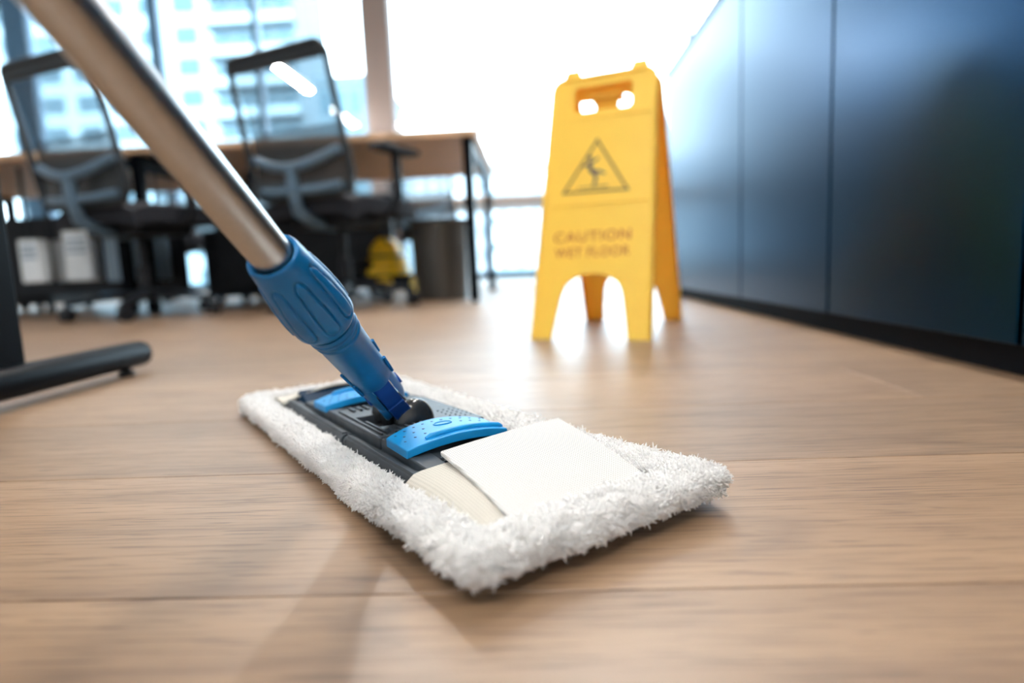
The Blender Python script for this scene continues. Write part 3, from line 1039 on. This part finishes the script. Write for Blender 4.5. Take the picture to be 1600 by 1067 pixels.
# ------------------------------------------------------------------ pad (slips off the plate: a thing of its own)
def mop_pad():
    r = empty('mop_pad', tuple(CEN - uu * 0.0080), PHI)
    tag(r, 'white fluffy terry mop pad with mesh pockets lying on the floor', 'mop pad')
    A_, B_ = 0.0970, 0.2650      # half sizes of the terry border, outside
    CRN = 0.009

    def rr_point(s, A, B, R):
        """point and outward normal on a rounded rectangle, s in 0..1"""
        segs = [2 * (B - R), math.pi / 2 * R, 2 * (A - R), math.pi / 2 * R] * 2
        tot = sum(segs)
        d = (s % 1.0) * tot
        i = 0
        while d > segs[i]:
            d -= segs[i]; i += 1
        if i == 0: return (A, -(B - R) + d), (1, 0)
        if i == 1:
            a = d / R; return (A - R + R * math.cos(a), B - R + R * math.sin(a)), (math.cos(a), math.sin(a))
        if i == 2: return (A - R - d, B), (0, 1)
        if i == 3:
            a = math.pi / 2 + d / R; return (-A + R + R * math.cos(a), B - R + R * math.sin(a)), (math.cos(a), math.sin(a))
        if i == 4: return (-A, B - R - d), (-1, 0)
        if i == 5:
            a = math.pi + d / R; return (-A + R + R * math.cos(a), -B + R + R * math.sin(a)), (math.cos(a), math.sin(a))
        if i == 6: return (-A + R + d, -B), (0, -1)
        a = 1.5 * math.pi + d / R
        return (A - R + R * math.cos(a), -B + R + R * math.sin(a)), (math.cos(a), math.sin(a))

    def width(nx, ny):
        """border width: the far long side shows a broader strip than the near one"""
        e = 0.0275 if nx < 0 else 0.0380
        return e * nx * nx + 0.030 * ny * ny

    def section(t, RW):
        """border cross-section, t 0..1: from the underside round the outside over the top to the inside; (inset, z, nout, nz)"""
        a = -0.60 * math.pi + t * 1.45 * math.pi
        hw, hz = RW / 2, 0.0085
        co, si = math.cos(a), math.sin(a)
        ex = 0.75
        x = math.copysign(abs(co) ** ex, co); z = math.copysign(abs(si) ** ex, si)
        return hw - hw * x, 0.0105 + hz * z, co * hz / hw * 1.6, si
    NS, NT = 420, 26
    v = []; f = []
    for i in range(NS):
        (px, py), (nx, ny) = rr_point(i / NS, A_, B_, CRN)
        for j in range(NT + 1):
            ins, z, no, nz = section(j / NT, width(nx, ny))
            q = Vector((px - nx * ins, py - ny * ins, z))
            nse = noise.noise(q * 150.0) * 0.0018 + noise.noise(q * 45.0) * 0.0016
            lift = 0.0015 + 0.0070 * max(0, -q.y / B_) ** 2
            v.append((q.x + nx * no * nse, q.y + ny * no * nse, max(0.0012, q.z + nz * nse + lift)))
    W_ = NT + 1
    for i in range(NS):
        i2 = (i + 1) % NS
        for j in range(NT):
            f.append((i * W_ + j, i2 * W_ + j, i2 * W_ + j + 1, i * W_ + j + 1))
        f.append((i * W_ + NT, i2 * W_ + NT, i2 * W_, i * W_))
    MB().add(v, f).build('border', M_TERRY, r, smooth=80)
    # pile: short curled yarn tufts all over the border
    n = 96000
    ss = rng.random(n); tt = rng.random(n) ** 0.9
    P = np.zeros((n, 3)); NN = np.zeros((n, 3))
    for i in range(n):
        (px, py), (nx, ny) = rr_point(ss[i], A_, B_, CRN)
        ins, z, no, nz = section(tt[i], width(nx, ny))
        P[i] = (px - nx * ins, py - ny * ins, z + 0.0015 + 0.0070 * max(0, -py / B_) ** 2)
        NN[i] = (nx * no, ny * no, nz)
    NN /= np.linalg.norm(NN, axis=1)[:, None]
    rd = rng.normal(size=(n, 3))
    P += NN * np.array([noise.noise(Vector(p) * 150.0) * 0.0018 + noise.noise(Vector(p) * 45.0) * 0.0016 for p in P])[:, None]
    cl = np.array([[noise.noise(Vector(p) * 160), noise.noise(Vector(p) * 160 + Vector((7, 3, 1))), 0] for p in P])
    D = NN + 0.50 * rd + 0.6 * cl
    D[:, 2] -= 0.12
    D /= np.linalg.norm(D, axis=1)[:, None]
    thin = rng.random(n) < 0.35                 # a share of finer, longer fibres among the loops
    ln = (0.0015 + 0.0016 * rng.random(n)) * (1 + 0.8 * cl[:, 0]) * np.where(thin, 1.45, 1.0)
    rad = (0.00075 + 0.0005 * rng.random(n)) * np.where(thin, 0.5, 1.0)
    sd = np.cross(D, rng.normal(size=(n, 3))); sd /= np.linalg.norm(sd, axis=1)[:, None]
    sd2 = np.cross(D, sd)
    curl = (sd * np.clip(rng.normal(size=(n, 1)), -1, 1) + sd2 * np.clip(rng.normal(size=(n, 1)), -1, 1)) * 0.6
    rings = []
    for k, (t, rs) in enumerate(((0.0, 0.9), (0.45, 1.15), (0.85, 1.0), (1.0, 0.45))):
        C = P - NN * 0.0008 + D * (ln * t)[:, None] + curl * (ln * t * t)[:, None]
        for a in (0, 2 * math.pi / 3, 4 * math.pi / 3):
            rings.append(C + (sd * math.cos(a) + sd2 * math.sin(a)) * (rad * rs)[:, None])
    V = np.stack(rings, axis=1)                 # n,12,3
    V[:, :, 2] = np.maximum(V[:, :, 2], 0.0008)
    V = V.reshape(-1, 3)
    quads = []
    for k in range(3):
        for a in range(3):
            b = (a + 1) % 3
            quads.append((k * 3 + a, k * 3 + b, k * 3 + 3 + b, k * 3 + 3 + a))
    Q = (np.arange(n)[:, None, None] * 12 + np.array(quads)[None]).reshape(-1, 4)
    me = bpy.data.meshes.new('terry_pile')
    me.vertices.add(len(V)); me.vertices.foreach_set('co', V.astype(np.float32).ravel())
    me.loops.add(Q.size); me.loops.foreach_set('vertex_index', Q.astype(np.int32).ravel())
    me.polygons.add(len(Q)); me.polygons.foreach_set('loop_start', (np.arange(len(Q)) * 4).astype(np.int32))
    me.update(calc_edges=True); me.validate()
    me.materials.append(M_TERRY)
    me.shade_smooth()
    o = place('terry_pile', me, r)
    o['kind'] = 'stuff'; o['label'] = 'fluffy white terry yarn pile'
    # backing cloth inside the border
    MB().box(-0.072, 0.072, -0.236, 0.236, 0.004, 0.0095).build('backing', M_CREAM, r)
    return r


PAD = mop_pad()

# pocket cloth: near pocket over the plate end, its loose flap on top, far pocket
def bil(p00, p10, p01, p11, sag=0.0, arch=0.0, droop=0.0):
    p00, p10, p01, p11 = map(Vector, (p00, p10, p01, p11))

    def fn(u, v):
        p = (p00 * (1 - u) + p10 * u) * (1 - v) + (p01 * (1 - u) + p11 * u) * v
        z = p.z + arch * math.sin(math.pi * u) * v + sag * math.sin(math.pi * v) - droop * max(0, (0.10 - u) / 0.10) ** 1.5
        return (p.x, p.y, z)
    return fn


MB().sheet(bil((-0.078, -0.240, 0.0170), (0.058, -0.240, 0.0170), (-0.0760, -0.140, 0.0268), (0.056, -0.140, 0.0285), 0.0046, 0.0030, 0.010), 24, 14, 0.0016).build('pocket', M_CREAM, PAD, smooth=60)
MB().sheet(bil((-0.052, -0.242, 0.0215), (0.052, -0.246, 0.0205), (-0.042, -0.134, 0.0365), (0.074, -0.118, 0.0360), 0.0020, 0.001), 24, 18, 0.0036).build('pocket_flap', M_CLOTH, PAD, smooth=60, bevel=0.0014)
MB().sheet(bil((0.064, 0.240, 0.0170), (-0.064, 0.240, 0.0170), (0.060, 0.172, 0.0240), (-0.070, 0.172, 0.0235), 0.002, 0.0125), 24, 12, 0.0020).build('pocket', M_CREAM, PAD, smooth=60)


# ------------------------------------------------------------------ flat mop: plate, joint, collar, pole
def flat_mop():
    LIFT = 0.003
    r = empty('flat_mop', (CEN.x, CEN.y, LIFT), PHI)
    tag(r, 'flat mop with aluminium pole, blue swivel collar and charcoal plate', 'mop')
    b0, a0, a1 = -0.012, -0.0680, 0.0460
    ac = (a0 + a1) / 2
    z0, z1 = 0.0098, 0.0205
    # two hinged half plates
    plates = {}
    for s in (-1, 1):
        ya, yb = (b0 + 0.0025, b0 + 0.186) if s > 0 else (b0 - 0.166, b0 - 0.0025)
        p = MB().hexa([(a0, ya, z0), (a1, ya, z0), (a1, yb, z0), (a0, yb, z0)],
                      [(a0 + 0.0035, ya, z1), (a1 - 0.0035, ya, z1), (a1 - 0.0035, yb - 0.002 * s, z1), (a0 + 0.0035, yb - 0.002 * s, z1)]).build('plate_half', M_PLATE, r, bevel=0.0015)
        plates[s] = p
        # stepped rail along both long edges
        for (xa, xb) in ((a0 + 0.012, a0 + 0.030), (a1 - 0.026, a1 - 0.010)):
            y0_, y1_ = (b0 + 0.0602, b0 + 0.150) if s > 0 else (b0 - 0.140, b0 - 0.0602)
            za_, zb_ = (0.0292, 0.0240) if s > 0 else (0.0240, 0.0292)
            MB().hexa([(xa, y0_, z1 - 0.001), (xb, y0_, z1 - 0.001), (xb, y1_, z1 - 0.001), (xa, y1_, z1 - 0.001)],
                      [(xa + 0.0015, y0_, za_), (xb, y0_, za_ + 0.0004), (xb, y1_ - s * 0.004, zb_), (xa + 0.0015, y1_ - s * 0.004, zb_)]).build('step_rail', M_PLATE, p, bevel=0.0012)
        yr0, yr1 = (b0 + 0.006, b0 + 0.180) if s > 0 else (b0 - 0.160, b0 - 0.006)
        MB().hexa([(a0 + 0.0040, yr0, z1 - 0.0005), (a0 + 0.0095, yr0, z1 - 0.0005), (a0 + 0.0095, yr1, z1 - 0.0005), (a0 + 0.0040, yr1, z1 - 0.0005)],
                  [(a0 + 0.0048, yr0, z1 + 0.0022), (a0 + 0.0090, yr0, z1 + 0.0016), (a0 + 0.0090, yr1, z1 + 0.0016), (a0 + 0.0048, yr1, z1 + 0.0022)]).build('edge_rail', M_PLATE, p, bevel=0.0006)
        # bed below the pedal, falling towards the end, with ribs
        y0_, y1_ = b0 + s * 0.0600, b0 + s * 0.140
        lo = [(a0 + 0.028, y0_, z1 - 0.001), (a1 - 0.018, y0_, z1 - 0.001), (a1 - 0.018, y1_, z1 - 0.001), (a0 + 0.024, y1_, z1 - 0.001)]
        hi = [(a0 + 0.030, y0_, 0.0285), (a1 - 0.020, y0_, 0.0285), (a1 - 0.020, y1_, 0.0222), (a0 + 0.026, y1_, 0.0222)]
        if s < 0:
            lo = [lo[0], lo[3], lo[2], lo[1]]; hi = [hi[0], hi[3], hi[2], hi[1]]
        MB().hexa(lo, hi).build('pedal_bed', M_PLATE, p, bevel=0.0008)
        for k in range(3):
            yy = b0 + s * (0.122 + 0.006 * k)
            MB().box(a0 + 0.030, a1 - 0.022, yy - 0.0012, yy + 0.0012, 0.0225, 0.0262 - 0.0006 * k).build('rib', M_PLATE, p, bevel=0.0005)
        # groove rib near the end of the plate
        yy = b0 + s * 0.150
        MB().box(a0 + 0.016, a1 - 0.012, yy - 0.0035, yy + 0.0035, z1 - 0.001, 0.0222).build('end_rib', M_PLATE, p, bevel=0.0010)

        # dark blue wedge closing the end of the plate
        y0_, y1_ = b0 + s * 0.1545, b0 + s * (0.184 if s > 0 else 0.163)
        lo = [(a0 + 0.014, y0_, z1 - 0.0005), (a1 - 0.012, y0_, z1 - 0.0005), (a1 - 0.012, y1_, z1 - 0.0005), (a0 + 0.014, y1_, z1 - 0.0005)]
        ze = 0.0300 if s > 0 else 0.0212
        hi = [(a0 + 0.018, y0_, 0.0215), (a1 - 0.016, y0_, 0.0215), (a1 - 0.016, y1_, ze), (a0 + 0.018, y1_, ze)]
        if s < 0:
            lo = [lo[0], lo[3], lo[2], lo[1]]; hi = [hi[0], hi[3], hi[2], hi[1]]
        MB().hexa(lo, hi).build('end_wedge', M_WEDGE, p, bevel=0.0005)

        # blue pedal, arched across the mop
        pc, ph = ac - 0.003, 0.0425

        def top_z(a, t):
            x = (a - pc) / ph
            return 0.0325 + 0.0062 * (1 - x * x) - 0.0012 * t

        def pedal_fn(u, v, s=s):
            a = pc - ph + 2 * ph * u
            bow = 0.007 * (1 - (2 * u - 1) ** 2)
            b = b0 + s * (0.0715 - bow + (0.0365 + bow * 1.6) * v)
            return (a, b, top_z(a, v))
        ped = MB().sheet(pedal_fn, 22, 8, 0.0066).build('pedal', M_BLUEL, p, bevel=0.0011, smooth=50)
        rib = []
        for i in range(19):
            u = 0.20 + 0.78 * i / 18
            q = pedal_fn(u, 0.84)
            rib.append((q[0], q[1], q[2] + 0.0006))
        MB().tube(rib, [0.0012] + [0.0026] * 17 + [0.0012], 8).build('pedal_ridge', M_BLUEL, ped, smooth=60)
        dots = MB()
        for j, vq in enumerate((0.16, 0.38, 0.60)):
            for i in range(10):
                u = 0.07 + 0.095 * i + (0.04 if j % 2 else 0)
                if u > 0.95 or (j == 2 and u > 0.30) or (j == 1 and 0.33 < u < 0.66):
                    continue
                q = pedal_fn(u, vq)
                dots.lathe([(0.00115, 0), (0.00115, 0.0003)], 8, T=Matrix.Translation((q[0], q[1], q[2] - 0.0001)))
        dots.build('grip_dots', M_DOT, ped)
        q = pedal_fn(0.5, 0.36)
        MB().tube([(q[0] + 0.0075 * math.cos(k / 18 * 2 * math.pi), q[1] + 0.0042 * math.sin(k / 18 * 2 * math.pi),
                    top_z(q[0] + 0.0075 * math.cos(k / 18 * 2 * math.pi), 0.36) + 0.0001) for k in range(18)], 0.0006, 6, closed=True).build('thumb_ring', M_BLUEL, ped, smooth=60)

    # central block carrying the joint: raised frame around a dark recess
    blk = MB()
    bh = 0.0585
    xa, xb = a0 + 0.012, a1 - 0.008
    zt = 0.0298
    rx0, rx1, ry0, ry1 = -0.048, 0.004, b0 - 0.026, b0 + 0.018

    def frame_box(x0, x1, y0, y1, zz=zt):
        blk.box(x0, x1, y0, y1, z1 - 0.002, zz)
    frame_box(xa, rx0, b0 - bh, b0 + bh)
    frame_box(rx1, xb, b0 - bh, b0 + bh)
    frame_box(rx0, rx1, b0 - bh, ry0)
    frame_box(rx0, rx1, ry1, b0 + bh)
    cb = blk.build('centre_block', M_PLATE, r, bevel=0.0012)
    MB().box(rx0 + 0.0002, rx1 - 0.0002, ry0 + 0.0002, ry1 - 0.0002, z1 - 0.0015, 0.0215).build('recess_floor', M_BLACK, cb)
    # long raised strips and short ribs on the block
    MB().box(xa + 0.004, xa + 0.0055, b0 - bh + 0.006, b0 + bh - 0.010, zt - 0.0005, zt + 0.0017).build('strip', M_PLATE, cb, bevel=0.0004)
    MB().box(xa + 0.0085, xa + 0.0105, b0 - bh + 0.006, b0 - 0.006, zt - 0.0005, zt + 0.0016).build('strip', M_PLATE, cb, bevel=0.0004)
    for k in range(5):
        for sy in (-1, 1):
            yy = b0 + sy * (bh - 0.012)
            x = -0.040 + 0.0068 * k
            MB().box(x - 0.0012, x + 0.0012, yy - 0.0075, yy + 0.0075, zt - 0.0005, zt + 0.0018).build('short_rib', M_PLATE, cb, bevel=0.0004)
    dd = MB()
    for i in range(4):
        for j in range(5):
            dd.lathe([(0.0009, 0), (0.0009, 0.0006)], 8, T=Matrix.Translation((0.018 + 0.0055 * i, b0 - 0.042 + 0.0075 * j, zt - 0.0001)))
    dd.build('grip_dots', M_BLACK, cb)
    # hinge barrels in the gap of the plate edge
    for k, y in enumerate((b0 - 0.006, b0 + 0.006)):
        MB().lathe([(0.0048, -0.0022), (0.0048, 0.0022)], 14, T=Matrix.Translation((a0 + 0.0065, y * 0 + b0 - 0.0045 + 0.009 * k, 0.0162)) @ Matrix.Rotation(math.radians(90), 4, 'X')).build('hinge_barrel', M_PLATE, r, smooth=40)
    # domes on both sides of the fork
    for y in (b0 - 0.028, b0 + 0.021):
        MB().ball((-0.0125, y, 0.0285), 0.0180, 0.0115, 0.0205, 28, 12, lo=-0.25).build('joint_dome', M_DOME, r, smooth=60)
    MB().tube([(-0.0105, b0 - 0.03, 0.037), (-0.0105, b0 + 0.024, 0.037)], 0.0038, 12).build('joint_axle', M_BLACK, r, smooth=60)
    MB().box(-0.030, -0.014, b0 - 0.013, b0 + 0.004, 0.022, 0.036).build('joint_core', M_BLACK, r, bevel=0.003)

    # -------------------------------------------------------------- handle, built along local +Z from the joint
    J = Vector((-0.1209, 0.5041, 0.0411))
    D = Vector((-0.12751461, -0.77967317, 0.61306588)).normalized()
    Vw = (Vector((0, 0, 0.16)) - J)
    Fv = (Vw - D * Vw.dot(D)).normalized()
    S = D.cross(Fv)
    Mh = Matrix((S, -Fv, D)).transposed().to_4x4(); Mh.translation = J
    rootM = Matrix.Translation((CEN.x, CEN.y, LIFT)) @ Matrix.Rotation(PHI, 4, 'Z')
    T = rootM.inverted() @ Mh

    # pole
    MB().lathe([(0.0112, 0.175), (0.0118, 0.1755), (0.0118, 1.28), (0.010, 1.286)], 64, T=T).build('pole', M_ALU, r, smooth=40)

    # collar with recessed grip panels
    base = [(0.1440, 0.0188), (0.1448, 0.0200), (0.1470, 0.0209), (0.152, 0.0214), (0.160, 0.0216), (0.168, 0.0212), (0.178, 0.0204), (0.188, 0.0191), (0.197, 0.0176), (0.204, 0.0166), (0.2085, 0.0161), (0.2105, 0.0157), (0.2115, 0.0150)]
    zs = np.linspace(base[0][0], base[-1][0], 90)
    rs = np.interp(zs, [b[0] for b in base], [b[1] for b in base])
    prof = list(zip(rs, zs)) + [(0.0138, 0.2116), (0.0126, 0.2105), (0.0124, 0.2040), (0.0124, 0.176)]
    NP = 8

    def collar_fn(rad, z, a):
        if z > 0.2065 or rad < 0.0150:
            return rad
        w = ((a / (2 * math.pi) * NP + 0.5) % 1.0) - 0.5          # -0.5..0.5 within a panel
        zc, hl = 0.1745, 0.0245
        half = 0.30 * (1 - 0.35 * max(0, (z - 0.165) / 0.04))
        # capsule distance
        dx = abs(w) / half
        dz = max(0, abs(z - zc) - (hl - 0.006)) / 0.006
        d = math.sqrt(dx * dx + dz * dz) if dz > 0 else dx
        groove = math.exp(-((d - 1.0) / 0.13) ** 2)
        lift = 0.00075 if d < 1.0 else 0.0
        k = 1 / (1 + math.exp((d - 1.0) / 0.04))
        return rad - 0.0017 * groove + 0.0004 * k
    MB().lathe(prof, 192, T=T, fn=collar_fn, cap=False).build('collar', M_BLUE, r, smooth=60)

    # sleeve with lips, tapering to the fork
    sl = [(0.0120, 0.1460), (0.0160, 0.1455), (0.0160, 0.1415), (0.0180, 0.1408), (0.0180, 0.1375), (0.0166, 0.1368), (0.0166, 0.1358), (0.0178, 0.1350), (0.0178, 0.1325), (0.0168, 0.1312),
          (0.0166, 0.1290), (0.0171, 0.1282), (0.0171, 0.1262), (0.0164, 0.1250), (0.0158, 0.1000), (0.0151, 0.0720), (0.0149, 0.0640), (0.0146, 0.0632)]
    sleeve = MB().lathe(sl[::-1], 64, T=T).build('sleeve', M_BLUE, r, smooth=35)
    # small moulded ribs along the sleeve sides
    for (ang, za, zb) in ((188, 0.070, 0.090), (200, 0.058, 0.074), (352, 0.086, 0.100), (340, 0.060, 0.080)):
        a = math.radians(ang)
        MB().tube([((0.0163) * math.cos(a), 0.0163 * math.sin(a), zb), ((0.0155) * math.cos(a), 0.0155 * math.sin(a), za)], 0.0013, 8, T=T).build('moulded_rib', M_BLUE, sleeve, smooth=60)
    # fork prongs either side of the tongue: circular segments with rounded ends
    for s in (-1, 1):
        rings = []
        for (t, rr, xi) in ((0.0640, 0.0149, 0.0080), (0.0450, 0.0146, 0.0080), (0.0330, 0.0143, 0.0081), (0.0265, 0.0133, 0.0084), (0.0235, 0.0118, 0.0087)):
            am = math.acos(xi / rr)
            rings.append([(s * rr * math.cos(-am + 2 * am * k / 12), rr * math.sin(-am + 2 * am * k / 12), t) for k in range(13)])
        pv = [q for ring in rings for q in ring]
        pf = []
        for i in range(len(rings) - 1):
            for k in range(13):
                k2 = (k + 1) % 13
                pf.append((i * 13 + k, i * 13 + k2, (i + 1) * 13 + k2, (i + 1) * 13 + k))
        pf.append(tuple(range(13))); pf.append(tuple((len(rings) - 1) * 13 + k for k in range(13)))
        MB().add(pv, pf, T=T).build('fork_prong', M_BLUE, sleeve, smooth=38)
        MB().lathe([(0.0050, -0.0012), (0.0050, 0.0012)], 16, T=T @ Matrix.Translation((s * 0.0144, 0, 0.040)) @ Matrix.Rotation(math.radians(90), 4, 'Y')).build('pivot_cap', M_BLUED, sleeve, smooth=40)
    # lower ear of the inner knuckle on the left of the tongue
    MB().lathe([(0.0088, -0.0030), (0.0098, -0.0022), (0.0098, 0.0022), (0.0088, 0.0030)], 24,
               T=T @ Matrix.Translation((-0.0105, -0.001, 0.0185)) @ Matrix.Rotation(math.radians(90), 4, 'Y')).build('knuckle', M_BLUE, sleeve, smooth=40)
    # tongue in the slot, stepping out towards the joint
    tn = MB()
    tn.hexa([(-0.0073, -0.0118, -0.012), (0.0073, -0.0118, -0.012), (0.0073, 0.0105, -0.012), (-0.0073, 0.0105, -0.012)],
            [(-0.0073, -0.0118, 0.0625), (0.0073, -0.0118, 0.0625), (0.0073, 0.0105, 0.0625), (-0.0073, 0.0105, 0.0625)], T=T)
    tg = tn.build('tongue', M_BLUED, r, bevel=0.0010)
    MB().hexa([(-0.0072, -0.0140, -0.008), (0.0084, -0.0140, -0.008), (0.0084, -0.0119, -0.008), (-0.0072, -0.0119, -0.008)],
              [(-0.0072, -0.0136, 0.030), (0.0074, -0.0136, 0.030), (0.0074, -0.0119, 0.030), (-0.0072, -0.0119, 0.030)], T=T).build('tongue_step', M_BLUED, tg, bevel=0.0007)
    for xx in (-0.0045, -0.0020):
        MB().box(xx - 0.0005, xx + 0.0005, -0.0150, -0.0139, -0.006, 0.012, T=T).build('tongue_rib', M_BLUED, tg)
    return r


flat_mop()
